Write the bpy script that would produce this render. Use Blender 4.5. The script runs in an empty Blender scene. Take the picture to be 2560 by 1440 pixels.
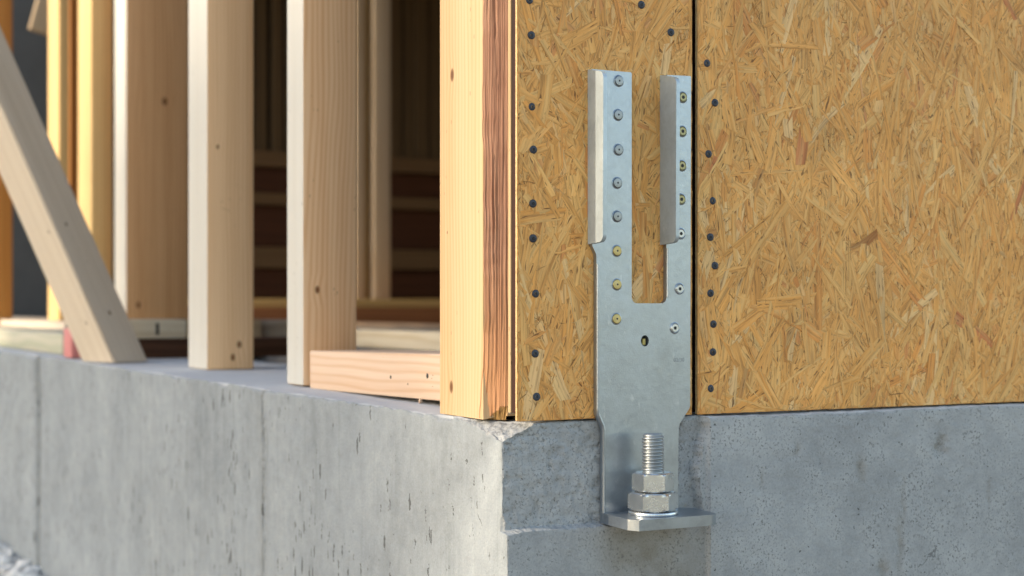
import bpy, bmesh, math, random
import numpy as np
from mathutils import Vector, Matrix
from mathutils.noise import noise as pnoise

# ------------------------------------------------------------------ camera, sky, sun, exposure
SC = bpy.context.scene
COL = SC.collection
FPX, HZ = 3772.0, 770.0                       # focal length in pixels of a 2560 wide frame, eye level row
ZC = 290.0 / 2600.0                           # eye height above the top of the foundation
TH = math.atan2(3772, 7178)                   # the sheathed wall turns away by this angle
CT, ST = math.cos(TH), math.sin(TH)
OX, OY = -27.0 / FPX * (FPX / 2600.0), FPX / 2600.0   # the foundation corner in plan

cam = bpy.data.cameras.new("Camera")
cam.lens = 36.0 * FPX / 2560.0
cam.sensor_width = 36.0
cam.shift_y = (HZ - 720.0) / 2560.0
cam.clip_start, cam.clip_end = 0.05, 2000
cam.dof.use_dof = True
cam.dof.focus_distance = 1.50
cam.dof.aperture_fstop = 6.0
cam_ob = bpy.data.objects.new("Camera", cam)
cam_ob.location = (0, 0, ZC)
cam_ob.rotation_euler = (math.radians(90), 0, 0)
COL.objects.link(cam_ob)
SC.camera = cam_ob

SUN_EL = math.radians(24)
SUN_IN = math.radians(11)                     # sun stands this far behind the plane of the sheathed wall
# direction of travel in plan: +u turned a little out of the wall
tu, tw = math.cos(SUN_IN), -math.sin(SUN_IN)
TX, TY = tu * CT - tw * ST, tu * ST + tw * CT
to_sun = Vector((-TX * math.cos(SUN_EL), -TY * math.cos(SUN_EL), math.sin(SUN_EL)))
world = bpy.data.worlds.new("World")
SC.world = world
world.use_nodes = True
wn = world.node_tree
wn.nodes.clear()
sky = wn.nodes.new("ShaderNodeTexSky")
sky.sky_type = 'NISHITA'
sky.sun_disc = False
sky.sun_elevation = SUN_EL
sky.sun_rotation = math.atan2(to_sun.x, to_sun.y)
sky.air_density, sky.dust_density, sky.ozone_density = 1.0, 0.7, 1.0
bg = wn.nodes.new("ShaderNodeBackground")
bg.inputs['Strength'].default_value = 0.15
wo = wn.nodes.new("ShaderNodeOutputWorld")
tint = wn.nodes.new("ShaderNodeMix")
tint.data_type, tint.blend_type = 'RGBA', 'MULTIPLY'
tint.inputs[0].default_value = 1.0
tint.inputs[7].default_value = (1.12, 1.0, 0.86, 1)      # warm tint on the sky colour, added for white balance
wn.links.new(sky.outputs[0], tint.inputs[6])
wn.links.new(tint.outputs[2], bg.inputs[0])
wn.links.new(bg.outputs[0], wo.inputs[0])

sl = bpy.data.lights.new("Sun", 'SUN')
sl.energy = 2.2
sl.angle = math.radians(0.7)
sl.color = (1.0, 0.84, 0.62)
sun = bpy.data.objects.new("Sun", sl)
sun.rotation_euler = to_sun.to_track_quat('Z', 'Y').to_euler()
sun.location = (-3, -3, 4)
COL.objects.link(sun)

SC.cycles.max_bounces = 6
SC.cycles.diffuse_bounces = 3
SC.cycles.glossy_bounces = 3
SC.view_settings.view_transform = 'Standard'
SC.view_settings.look = 'None'
SC.view_settings.gamma = 1.0
SC.view_settings.use_curve_mapping = False
SC.view_settings.exposure = 1.45

# ------------------------------------------------------------------ frame: u along the sheathed wall, w into the building, z up
def W(u, w, z=0.0):
    return Vector((OX + u * CT - w * ST, OY + u * ST + w * CT, z))

FRAME = Matrix.Translation((OX, OY, 0)) @ Matrix.Rotation(TH, 4, 'Z')
rng = np.random.default_rng(7)
random.seed(7)

def tag(o, label=None, cat=None, group=None, kind=None):
    if label: o['label'] = label
    if cat: o['category'] = cat
    if group: o['group'] = group
    if kind: o['kind'] = kind
    return o

def empty(name, u, w, z, label=None, cat=None, group=None):
    o = bpy.data.objects.new(name, None)
    o.empty_display_size = 0.05
    o.matrix_world = Matrix.Translation(W(u, w, z)) @ Matrix.Rotation(TH, 4, 'Z')
    COL.objects.link(o)
    return tag(o, label, cat, group)

def link(name, me, mat=None, parent=None, loc=(0, 0, 0), rot=None):
    """loc is in the parent's frame, or in (u, w, z) when there is no parent"""
    o = bpy.data.objects.new(name, me)
    if mat is not None and me is not None and not me.materials:
        me.materials.append(mat)
    COL.objects.link(o)
    R = rot if rot is not None else Matrix.Identity(4)
    if parent is None:
        o.matrix_world = Matrix.Translation(W(*loc)) @ Matrix.Rotation(TH, 4, 'Z') @ R
    else:
        o.parent = parent
        o.matrix_local = Matrix.Translation(loc) @ R
    return o

def mesh_from(verts, faces, smooth=False):
    me = bpy.data.meshes.new("m")
    me.from_pydata([tuple(v) for v in verts], [], faces)
    me.update()
    if smooth:
        me.polygons.foreach_set('use_smooth', [True] * len(me.polygons))
    return me

def from_bm(bm, smooth=False):
    bmesh.ops.recalc_face_normals(bm, faces=bm.faces)
    me = bpy.data.meshes.new("m")
    bm.to_mesh(me)
    bm.free()
    if smooth:
        me.polygons.foreach_set('use_smooth', [True] * len(me.polygons))
    return me

def box_mesh(x0, x1, y0, y1, z0, z1, bev=0.002, seg=2, warp=0.0, cuts=0):
    bm = bmesh.new()
    bmesh.ops.create_cube(bm, size=1)
    for v in bm.verts:
        v.co = Vector((x0 + (v.co.x + .5) * (x1 - x0), y0 + (v.co.y + .5) * (y1 - y0), z0 + (v.co.z + .5) * (z1 - z0)))
    if bev > 0:
        bmesh.ops.bevel(bm, geom=bm.edges[:], offset=bev, segments=seg, profile=.5, affect='EDGES')
    return from_bm(bm)

def auto_smooth(o, ang=35):
    me = o.data
    me.polygons.foreach_set('use_smooth', [True] * len(me.polygons))
    me.set_sharp_from_angle(angle=math.radians(ang))

def bevel_mod(o, w, seg=2, ang=40):
    m = o.modifiers.new("edge", 'BEVEL')
    m.width, m.segments, m.limit_method, m.angle_limit = w, seg, 'ANGLE', math.radians(ang)
    m.use_clamp_overlap = True

# value noise for numpy arrays
_perm = np.random.default_rng(3).random(4096 * 16)
def vnoise(x, y, z, seed=0):
    xi, yi, zi = np.floor(x).astype(np.int64), np.floor(y).astype(np.int64), np.floor(z).astype(np.int64)
    fx, fy, fz = x - xi, y - yi, z - zi
    fx, fy, fz = [t * t * (3 - 2 * t) for t in (fx, fy, fz)]
    def h(a, b, c):
        n = (a * 73856093) ^ (b * 19349663) ^ (c * 83492791) ^ (seed * 2654435)
        return _perm[(n ^ (n >> 11)) % _perm.size]
    def lerp(a, b, t): return a + (b - a) * t
    r = lerp(lerp(lerp(h(xi, yi, zi), h(xi + 1, yi, zi), fx), lerp(h(xi, yi + 1, zi), h(xi + 1, yi + 1, zi), fx), fy),
             lerp(lerp(h(xi, yi, zi + 1), h(xi + 1, yi, zi + 1), fx), lerp(h(xi, yi + 1, zi + 1), h(xi + 1, yi + 1, zi + 1), fx), fy), fz)
    return r * 2 - 1

def fbm(x, y, z, oct=3, seed=0):
    s, a = 0, 1.0
    for i in range(oct):
        s = s + a * vnoise(x * 2 ** i, y * 2 ** i, z * 2 ** i, seed + i)
        a *= .5
    return s

def sstep(a, b, x):
    t = np.clip((x - a) / (b - a), 0, 1)
    return t * t * (3 - 2 * t)

# ------------------------------------------------------------------ materials
class N:
    """small node-tree helper"""
    def __init__(self, name):
        self.m = bpy.data.materials.new(name)
        self.m.use_nodes = True
        self.t = self.m.node_tree
        self.t.nodes.clear()
        self.out = self.t.nodes.new("ShaderNodeOutputMaterial")
        self.b = self.t.nodes.new("ShaderNodeBsdfPrincipled")
        self.t.links.new(self.b.outputs[0], self.out.inputs[0])
    def n(self, typ, **kw):
        nd = self.t.nodes.new("ShaderNode" + typ)
        for k, v in kw.items(): setattr(nd, k, v)
        return nd
    def put(self, sock, val):
        if isinstance(val, bpy.types.NodeSocket): self.t.links.new(val, sock)
        elif val is not None: sock.default_value = val
    def math(self, op, a, b=None, c=None, clamp=False):
        nd = self.n("Math", operation=op, use_clamp=clamp)
        for i, v in enumerate((a, b, c)): self.put(nd.inputs[i], v) if v is not None else None
        return nd.outputs[0]
    def vmath(self, op, a, b=None):
        nd = self.n("VectorMath", operation=op)
        self.put(nd.inputs[0], a)
        if b is not None: self.put(nd.inputs[1], b)
        return nd.outputs['Value'] if op in ('LENGTH', 'DISTANCE', 'DOT_PRODUCT') else nd.outputs[0]
    def mix(self, f, a, b, mode='MIX'):
        nd = self.n("Mix", data_type='RGBA', blend_type=mode)
        self.put(nd.inputs['Factor'], f)
        for s, v in (('A', a), ('B', b)):
            sock = [i for i in nd.inputs if i.name == s and i.type == 'RGBA'][0]
            self.put(sock, v if isinstance(v, bpy.types.NodeSocket) else (*v, 1) if len(v) == 3 else v)
        return [o for o in nd.outputs if o.type == 'RGBA'][0]
    def noise(self, vec, scale=1, detail=3, rough=.55, dist=0.0, out='Fac'):
        nd = self.n("TexNoise")
        self.put(nd.inputs['Vector'], vec)
        self.put(nd.inputs['Scale'], scale); self.put(nd.inputs['Detail'], detail)
        self.put(nd.inputs['Roughness'], rough); self.put(nd.inputs['Distortion'], dist)
        return nd.outputs[out]
    def voro(self, vec, scale=1, feature='F1', rand=1.0):
        nd = self.n("TexVoronoi", feature=feature)
        self.put(nd.inputs['Vector'], vec); self.put(nd.inputs['Scale'], scale)
        self.put(nd.inputs['Randomness'], rand)
        return nd
    def ramp(self, f, stops, interp='LINEAR'):
        nd = self.n("ValToRGB")
        cr = nd.color_ramp
        cr.interpolation = interp
        while len(cr.elements) < len(stops): cr.elements.new(.5)
        for e, (p, c) in zip(cr.elements, stops):
            e.position = p
            e.color = (c, c, c, 1) if isinstance(c, (int, float)) else (*c, 1)
        self.put(nd.inputs[0], f)
        return nd.outputs[0]
    def scale(self, vec, s):
        return self.vmath('MULTIPLY', vec, s)
    def obj(self): return self.n("TexCoord").outputs['Object']
    def rnd(self): return self.n("ObjectInfo").outputs['Random']
    def bump(self, h, strength=.5, dist=.001, normal=None):
        nd = self.n("Bump")
        nd.inputs['Strength'].default_value = strength
        nd.inputs['Distance'].default_value = dist
        self.put(nd.inputs['Height'], h)
        if normal is not None: self.put(nd.inputs['Normal'], normal)
        return nd.outputs[0]
    def set(self, **kw):
        for k, v in kw.items():
            s = self.b.inputs[k.replace('_', ' ')]
            self.put(s, (*v, 1) if isinstance(v, tuple) and len(v) == 3 and s.type == 'RGBA' else v)
        return self.m

def wood(name, light, dark, axis='Z', ring=170, knots=(), contrast=.55, pith=(.07, .05), stain=None, fiber=.5, rough=.62, speck=0.0):
    """sawn lumber: growth rings round a pith, long fibres, knots at given places of the board's own frame"""
    k = N(name)
    co = k.obj()
    sep = k.n("SeparateXYZ"); k.put(sep.inputs[0], co)
    x, y, z = sep.outputs
    if axis == 'X': x, y, z = y, z, x
    elif axis == 'Y': x, y, z = x, z, y
    rnd = k.rnd()
    cmb = k.n("CombineXYZ")
    k.put(cmb.inputs[0], k.math('ADD', x, k.math('MULTIPLY_ADD', rnd, .05, pith[0])))
    k.put(cmb.inputs[1], k.math('ADD', y, k.math('MULTIPLY_ADD', rnd, -.04, pith[1])))
    k.put(cmb.inputs[2], k.math('ADD', z, k.math('MULTIPLY', rnd, 7.3)))
    p = cmb.outputs[0]
    wob = k.noise(k.scale(p, (9, 9, 1.6)), 1, 2, .5)
    wob2 = k.noise(k.scale(p, (40, 40, 5)), 1, 2, .5)
    flat = k.n("CombineXYZ"); s2 = k.n("SeparateXYZ"); k.put(s2.inputs[0], p)
    k.put(flat.inputs[0], s2.outputs[0]); k.put(flat.inputs[1], s2.outputs[1])
    r = k.vmath('LENGTH', flat.outputs[0])
    r = k.math('ADD', r, k.math('MULTIPLY', wob, .035))
    r = k.math('ADD', r, k.math('MULTIPLY', wob2, .004))
    kn_mask = None
    for (ka, kb, kr) in knots:               # (sideways, along, radius); stretched along the grain
        dv = k.n("CombineXYZ")
        side = k.math('MINIMUM', k.math('ABSOLUTE', k.math('SUBTRACT', x, ka)), k.math('ABSOLUTE', k.math('SUBTRACT', y, ka)))
        k.put(dv.inputs[0], side)
        k.put(dv.inputs[1], k.math('MULTIPLY', k.math('SUBTRACT', z, kb), .62))
        dd = k.math('ADD', k.vmath('LENGTH', dv.outputs[0]), k.math('MULTIPLY', k.math('SUBTRACT', wob2, .5), kr * .6))
        near = k.math('SUBTRACT', 1.0, k.math('DIVIDE', dd, kr * 4.0), clamp=True)
        r = k.math('ADD', r, k.math('MULTIPLY', near, kr * .9))
        mk = k.math('SUBTRACT', 1.0, k.math('DIVIDE', k.math('SUBTRACT', dd, kr * .45), kr * .7), clamp=True)
        kn_mask = mk if kn_mask is None else k.math('MAXIMUM', kn_mask, mk)
    rings = k.math('MULTIPLY_ADD', k.math('SINE', k.math('MULTIPLY', r, ring * 6.2832)), .5, .5)
    rings = k.math('POWER', rings, 2.2)
    fib = k.noise(k.scale(p, (520, 520, 9)), 1, 3, .6)
    bands = k.noise(k.scale(p, (38, 38, .9)), 1, 3, .55)
    f = k.math('ADD', k.math('MULTIPLY', rings, contrast), k.math('MULTIPLY', k.math('SUBTRACT', fib, .5), fiber))
    f = k.math('ADD', f, k.math('MULTIPLY', k.math('SUBTRACT', bands, .42), 1.35), clamp=True)
    col = k.mix(f, light, dark)
    if stain is not None:
        sn = k.noise(k.scale(p, (14, 14, 3)), 1, 4, .6)
        col = k.mix(k.ramp(sn, [(.5, 0), (.68, .6)]), col, stain)
    # resin and dirt specks
    sp = k.voro(k.scale(p, (170, 170, 55)), 1)
    sm = k.math('MULTIPLY', k.math('LESS_THAN', sp.outputs['Distance'], .13), k.math('GREATER_THAN', k.noise(k.scale(p, (30, 30, 12)), 1, 1), .63 - speck))
    col = k.mix(k.math('MULTIPLY', sm, .55), col, tuple(c * .3 for c in dark))
    if kn_mask is not None:
        core = tuple(c * s for c, s in zip(dark, (.30, .22, .18)))
        col = k.mix(k.ramp(kn_mask, [(0, 0), (.5, .75), (1, 1)]), col, core)
    nrm = k.bump(fib, .3, .0006)
    return k.set(Base_Color=col, Roughness=k.math('MULTIPLY_ADD', fib, .2, rough - .05), Normal=nrm, Specular_IOR_Level=.3)

def osb_mat():
    k = N("oriented_strand")
    at = k.n("Attribute", attribute_name="Col").outputs['Color']
    uv = k.n("UVMap", uv_map="UVMap").outputs[0]
    fib = k.noise(k.scale(uv, (16, 340, 1)), 1, 4, .66)
    fib2 = k.noise(k.scale(uv, (8, 120, 1)), 1, 2, .5)
    col = k.mix(k.ramp(fib, [(.34, 1), (.50, .24), (.60, 0)]), at, k.mix(.62, at, (.15, .07, .02)))
    col = k.mix(k.ramp(fib2, [(.46, 0), (.66, .9)]), col, k.mix(.5, col, (.76, .50, .20)))
    fl = k.noise(k.scale(uv, (55, 330, 1)), 1, 2, .5)
    col = k.mix(k.ramp(fl, [(.63, 0), (.68, .8)]), col, (.11, .05, .016))
    big = k.noise(k.obj(), 11, 3, .6)
    hs = k.n("HueSaturation")
    k.put(hs.inputs['Color'], col)
    k.put(hs.inputs['Value'], k.math('MULTIPLY_ADD', big, .62, .74))
    nrm = k.bump(fib, .8, .0011)
    return k.set(Base_Color=hs.outputs[0], Roughness=.6, Normal=nrm, Specular_IOR_Level=.3)

def osb_edge_mat():
    k = N("strand_board_edge")
    co = k.obj()
    a = k.noise(k.scale(co, (900, 900, 60)), 1, 4, .65)
    b = k.noise(k.scale(co, (60, 60, 200)), 1, 3, .6)
    f = k.math('MULTIPLY_ADD', b, .6, k.math('MULTIPLY', a, .6), clamp=True)
    col = k.ramp(f, [(.3, (.16, .08, .03)), (.48, (.46, .30, .13)), (.75, (.66, .48, .25))])
    return k.set(Base_Color=col, Roughness=.75, Normal=k.bump(f, .8, .0015))

def concrete_mat():
    k = N("cast_concrete")
    co = k.obj()
    zat = k.n("Attribute", attribute_name="Zone")
    st = zat.outputs['Color']     # r: spalled, g: rust and soil stain, b: board marked face
    zs = k.n("SeparateColor"); k.put(zs.inputs[0], st)
    spall, stain, board = zs.outputs
    big = k.noise(co, 5.5, 4, .6)
    mid = k.noise(co, 38, 4, .62)
    fine = k.noise(co, 420, 3, .65)
    grit = k.noise(co, 1500, 2, .6)
    v = k.math('ADD', k.math('MULTIPLY', big, .55), k.math('MULTIPLY', mid, .40))
    v = k.math('ADD', v, k.math('MULTIPLY', fine, .25))
    col = k.ramp(v, [(.42, (.225, .236, .244)), (.60, (.325, .340, .348)), (.78, (.42, .432, .432))])
    # vertical runs left by the shuttering boards
    run = k.noise(k.scale(co, (46, 46, 2.4)), 1, 4, .62)
    run2 = k.noise(k.scale(co, (150, 150, 4)), 1, 3, .6)
    rr = k.math('ADD', k.math('MULTIPLY', run, .6), k.math('MULTIPLY', run2, .4))
    col = k.mix(k.math('MULTIPLY', board, k.ramp(rr, [(.30, .38), (.47, 0)])), col, (.17, .19, .185))
    col = k.mix(k.math('MULTIPLY', board, k.ramp(rr, [(.52, 0), (.72, .42)])), col, (.37, .39, .40))
    # wet and soil staining
    sn = k.noise(co, 60, 4, .65)
    col = k.mix(k.math('MULTIPLY', stain, k.math('MULTIPLY_ADD', sn, .9, .12, clamp=True)), col, (.165, .145, .11))
    # blow holes: small scattered pits, the shade inside painted dark with slight dirt
    def pits(vec, sc, rad, thr):
        vo = k.voro(vec, sc)
        c = k.n("SeparateColor"); k.put(c.inputs[0], vo.outputs['Color'])
        return k.math('MULTIPLY', k.math('LESS_THAN', vo.outputs['Distance'], k.math('MULTIPLY', c.outputs[1], rad)), k.math('GREATER_THAN', c.outputs[0], thr))
    warp = k.vmath('ADD', co, k.scale(k.noise(co, 260, 2, .6, out='Color'), (.006, .006, .006)))
    nb = k.math('SUBTRACT', 1.0, board)
    p2 = pits(warp, 190, .26, .84)
    pv = pits(k.scale(warp, (150, 150, 38)), 1, .46, .66)
    pv2 = pits(k.scale(warp, (62, 62, 17)), 1, .30, .72)
    speck = k.ramp(k.noise(co, 380, 3, .65), [(.54, 0), (.63, 1)])
    speck = k.math('MULTIPLY', speck, k.math('ADD', k.ramp(mid, [(.42, .15), (.60, 1)]), spall, clamp=True))
    p = k.math('MAXIMUM', k.math('MULTIPLY', k.math('MAXIMUM', p2, k.math('MULTIPLY', speck, .75)), k.math('MULTIPLY_ADD', nb, .75, .25)), k.math('MULTIPLY', k.math('MAXIMUM', pv, pv2), board))
    col = k.mix(k.math('MULTIPLY', p, .85), col, (.065, .065, .063))
    # pale laitance
    col = k.mix(k.math('MULTIPLY', k.math('SUBTRACT', grit, .5), 1.3, clamp=True), col, (.46, .47, .47))
    # a few hairline cracks
    vo = k.voro(k.vmath('ADD', co, k.scale(k.noise(co, 40, 3, .6, out='Color'), (.03, .03, .03))), 9, 'DISTANCE_TO_EDGE')
    hair = k.math('MULTIPLY', k.math('LESS_THAN', vo.outputs['Distance'], .006), k.math('GREATER_THAN', k.noise(co, 8, 2), .65))
    col = k.mix(k.math('MULTIPLY', hair, .55), col, (.06, .06, .06))
    col = k.mix(zat.outputs['Alpha'], col, k.mix(mid, (.46, .48, .50), (.62, .63, .64)))     # top painted paler, in place of missing skylight
    # broken surfaces are paler and grainy
    br = k.noise(co, 240, 4, .7)
    col = k.mix(k.math('MULTIPLY', spall, k.math('MULTIPLY_ADD', br, .6, 0, clamp=True)), col, (.36, .355, .34))
    col = k.mix(board, col, (.95, 1.0, 1.045), 'MULTIPLY')  # left face painted cooler and darker to offset the warm light on it
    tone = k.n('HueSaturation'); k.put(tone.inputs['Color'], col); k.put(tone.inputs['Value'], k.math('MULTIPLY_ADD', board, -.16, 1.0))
    col = tone.outputs[0]
    h = k.math('ADD', k.math('MULTIPLY', mid, .9), k.math('MULTIPLY', fine, .45))
    h = k.math('ADD', h, k.math('MULTIPLY', k.math('MULTIPLY', br, spall), 1.6))
    nrm = k.bump(h, .55, .0022)
    return k.set(Base_Color=col, Roughness=.86, Normal=nrm, Specular_IOR_Level=.25)

def steel_mat(name, base=(.60, .63, .66), rough=.36, spangle=.5, metal=.92, tint=None):
    k = N(name)
    co = k.obj()
    cl = k.noise(co, 26, 4, .6)
    sp = k.voro(co, 230)
    sc = k.n("SeparateColor"); k.put(sc.inputs[0], sp.outputs['Color'])
    fine = k.noise(co, 900, 3, .6)
    v = k.math('ADD', k.math('MULTIPLY', cl, .7), k.math('MULTIPLY', sc.outputs[0], .14 * spangle))
    v = k.math('ADD', v, k.math('MULTIPLY', fine, .16))
    lo = tuple(c * .84 for c in base); hi = tuple(min(1, c * 1.14) for c in base)
    col = k.ramp(v, [(.28, lo), (.48, base), (.70, hi)])
    # scuffs and white zinc bloom
    sc_n = k.noise(k.scale(co, (140, 140, 45)), 1, 4, .7)
    msk = k.math('MULTIPLY', k.ramp(sc_n, [(.58, 0), (.70, 1)]), k.ramp(k.noise(co, 30, 3, .6), [(.50, 0), (.64, .5)]))
    col = k.mix(msk, col, (.78, .80, .82))
    if tint is not None:
        col = k.mix(k.ramp(k.noise(co, 34, 3, .55), [(.45, 0), (.62, .8)]), col, tint)
    rg = k.math('ADD', k.math('MULTIPLY_ADD', cl, .16, rough - .09), k.math('MULTIPLY', msk, .22))
    rg = k.math('ADD', rg, k.math('MULTIPLY', sc.outputs[1], .05 * spangle))
    h = k.math('ADD', fine, k.math('MULTIPLY', k.noise(co, 120, 3, .6), 1.2))
    return k.set(Base_Color=col, Metallic=metal, Roughness=rg, Normal=k.bump(h, .18, .0006))

def plain(name, col, rough=.7, metal=0.0, nscale=60, var=.35, bump=.3):
    k = N(name)
    n = k.noise(k.obj(), nscale, 4, .6)
    c = k.mix(n, tuple(a * (1 - var) for a in col), tuple(min(1, a * (1 + var)) for a in col))
    return k.set(Base_Color=c, Roughness=rough, Metallic=metal, Normal=k.bump(n, bump, .001))

def gravel_mat():
    k = N("gravel_stone")
    at = k.n("Attribute", attribute_name="Col").outputs['Color']
    n = k.noise(k.obj(), 120, 4, .6)
    return k.set(Base_Color=k.mix(n, at, k.mix(.5, at, (.1, .1, .1))), Roughness=.85)

def bark_mat():
    """torn cambium of the waney post edge"""
    k = N("torn_cambium")
    co = k.obj()
    a = k.noise(k.scale(co, (400, 400, 7)), 1, 4, .65, .4)
    b = k.noise(k.scale(co, (110, 110, 9)), 1, 3, .6, .6)
    patch = k.noise(k.scale(co, (45, 45, 14)), 1, 4, .6)
    f = k.math('ADD', k.math('MULTIPLY', a, .34), k.math('MULTIPLY', b, .28))
    f = k.math('ADD', f, k.math('MULTIPLY', patch, .38))
    col = k.ramp(f, [(.28, (.10, .036, .018)), (.38, (.25, .11, .060)), (.50, (.32, .155, .088)), (.64, (.37, .205, .125)), (.80, (.33, .22, .16))])
    sp = k.noise(k.scale(co, (230, 230, 40)), 1, 2, .5)
    col = k.mix(k.ramp(sp, [(.69, 0), (.75, .6)]), col, (.05, .018, .009))
    low = k.noise(k.scale(co, (20, 20, 3)), 1, 2)
    sz = k.n("SeparateXYZ"); k.put(sz.inputs[0], co)
    lowm = k.math('MULTIPLY', k.ramp(sz.outputs[2], [(.06, 1), (.17, 0)]), k.math('MULTIPLY_ADD', low, .7, .35, clamp=True))
    col = k.mix(lowm, col, (.52, .25, .10))
    return k.set(Base_Color=col, Roughness=.7, Normal=k.bump(f, .7, .0022))

M = {}
M['osb'] = osb_mat()
M['osb_edge'] = osb_edge_mat()
M['concrete'] = concrete_mat()
M['steel'] = steel_mat("galvanised_steel", (.325, .37, .42), .31, .7, .84)
M['steel_lip'] = steel_mat("galvanised_steel_lightened", (.44, .515, .56), .36, .8, .40)  # strap steel painted paler and bluer, offsetting brown bounce light from the board
M['steel_bolt'] = steel_mat("zinc_plated_bolt", (.60, .63, .65), .27, .25, .95)
M['rod'] = steel_mat("zinc_rod", (.34, .37, .39), .40, .2, .9)
M['screw_grey'] = steel_mat("grey_screw", (.30, .32, .33), .42, .2, .9)
M['screw_zinc'] = steel_mat("zinc_screw", (.50, .52, .52), .36, .2, .95)
M['screw_gold'] = steel_mat("gold_screw", (.50, .40, .17), .45, .2, .8)
M['screw_olive'] = steel_mat("olive_screw", (.34, .31, .17), .42, .2, .85)
M['black_screw'] = plain("black_screw_coat", (.030, .036, .050), .48, .1, 500, .3, .15)
M['socket'] = plain("drive_socket_dark", (.012, .012, .014), .6, 0, 300, .2, .1)
M['dark_steel'] = plain("dark_steel", (.02, .02, .02), .5, .3, 200, .3, .2)
M['brass'] = steel_mat("brass", (.38, .31, .10), .45, .2, .8)
PINE_L, PINE_D = (.68, .50, .30), (.50, .29, .13)

# ------------------------------------------------------------------ ground
gm = plain("soil", (.16, .135, .11), .95, 0, 6, .4, .8)
g = mesh_from([(-300, -300, 0), (300, -300, 0), (300, 300, 0), (-300, 300, 0)], [(0, 1, 2, 3)])
tag(link("ground", g, gm, None, (0, 0, -.60)), kind='structure')

def gravel():
    ico = bmesh.new(); bmesh.ops.create_icosphere(ico, subdivisions=1, radius=1)
    base = np.array([v.co for v in ico.verts]); fc = np.array([[v.index for v in f.verts] for f in ico.faces]); ico.free()
    n = 9000
    u = -np.abs(rng.normal(0, .26, n)) - .01
    w = rng.uniform(1.5, 5.5, n)
    r = rng.uniform(.005, .013, n) * rng.choice([1, 1, 1.5], n)
    mound = .095 * np.exp(-(u / .34) ** 2) * np.clip((w - 1.4) / .7, 0, 1)
    V, F, C = [], [], []
    for i in range(n):
        d = base * (1 + rng.normal(0, .16, (len(base), 1))) * np.array([1, rng.uniform(.7, 1.2), rng.uniform(.5, .8)]) * r[i]
        a = rng.uniform(0, 6.28)
        d = np.c_[d[:, 0] * math.cos(a) - d[:, 1] * math.sin(a), d[:, 0] * math.sin(a) + d[:, 1] * math.cos(a), d[:, 2]]
        V.append(d + (u[i], w[i], mound[i] * rng.uniform(.75, 1) + r[i] * .3)); F.append(fc + i * len(base))
        g0 = rng.uniform(.72, .95)
        C.append(np.tile((g0, g0 * .98, g0 * .94, 1), (len(base), 1)))
    me = mesh_from(np.concatenate(V), np.concatenate(F).tolist())
    me.attributes.new("Col", 'FLOAT_COLOR', 'POINT').data.foreach_set('color', np.concatenate(C).ravel())
    tag(link("gravel", me, gravel_mat(), None, (0, 0, -.60)), 'pale loose gravel banked against the foot of the concrete foundation', 'gravel', kind='stuff')
gravel()

# ------------------------------------------------------------------ foundation wall
WALL_W = .345                                 # thickness of the foundation
REC_U, REC_Z = .2215, -.1035                  # right end and bottom of the rebate in which the strap lies
def spaced(*segs):
    out = [segs[0][0]]
    for a, b, st in segs:
        n = max(1, int(round((b - a) / st)))
        out += list(np.linspace(a, b, n + 1)[1:])
    return np.array(out)

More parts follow.
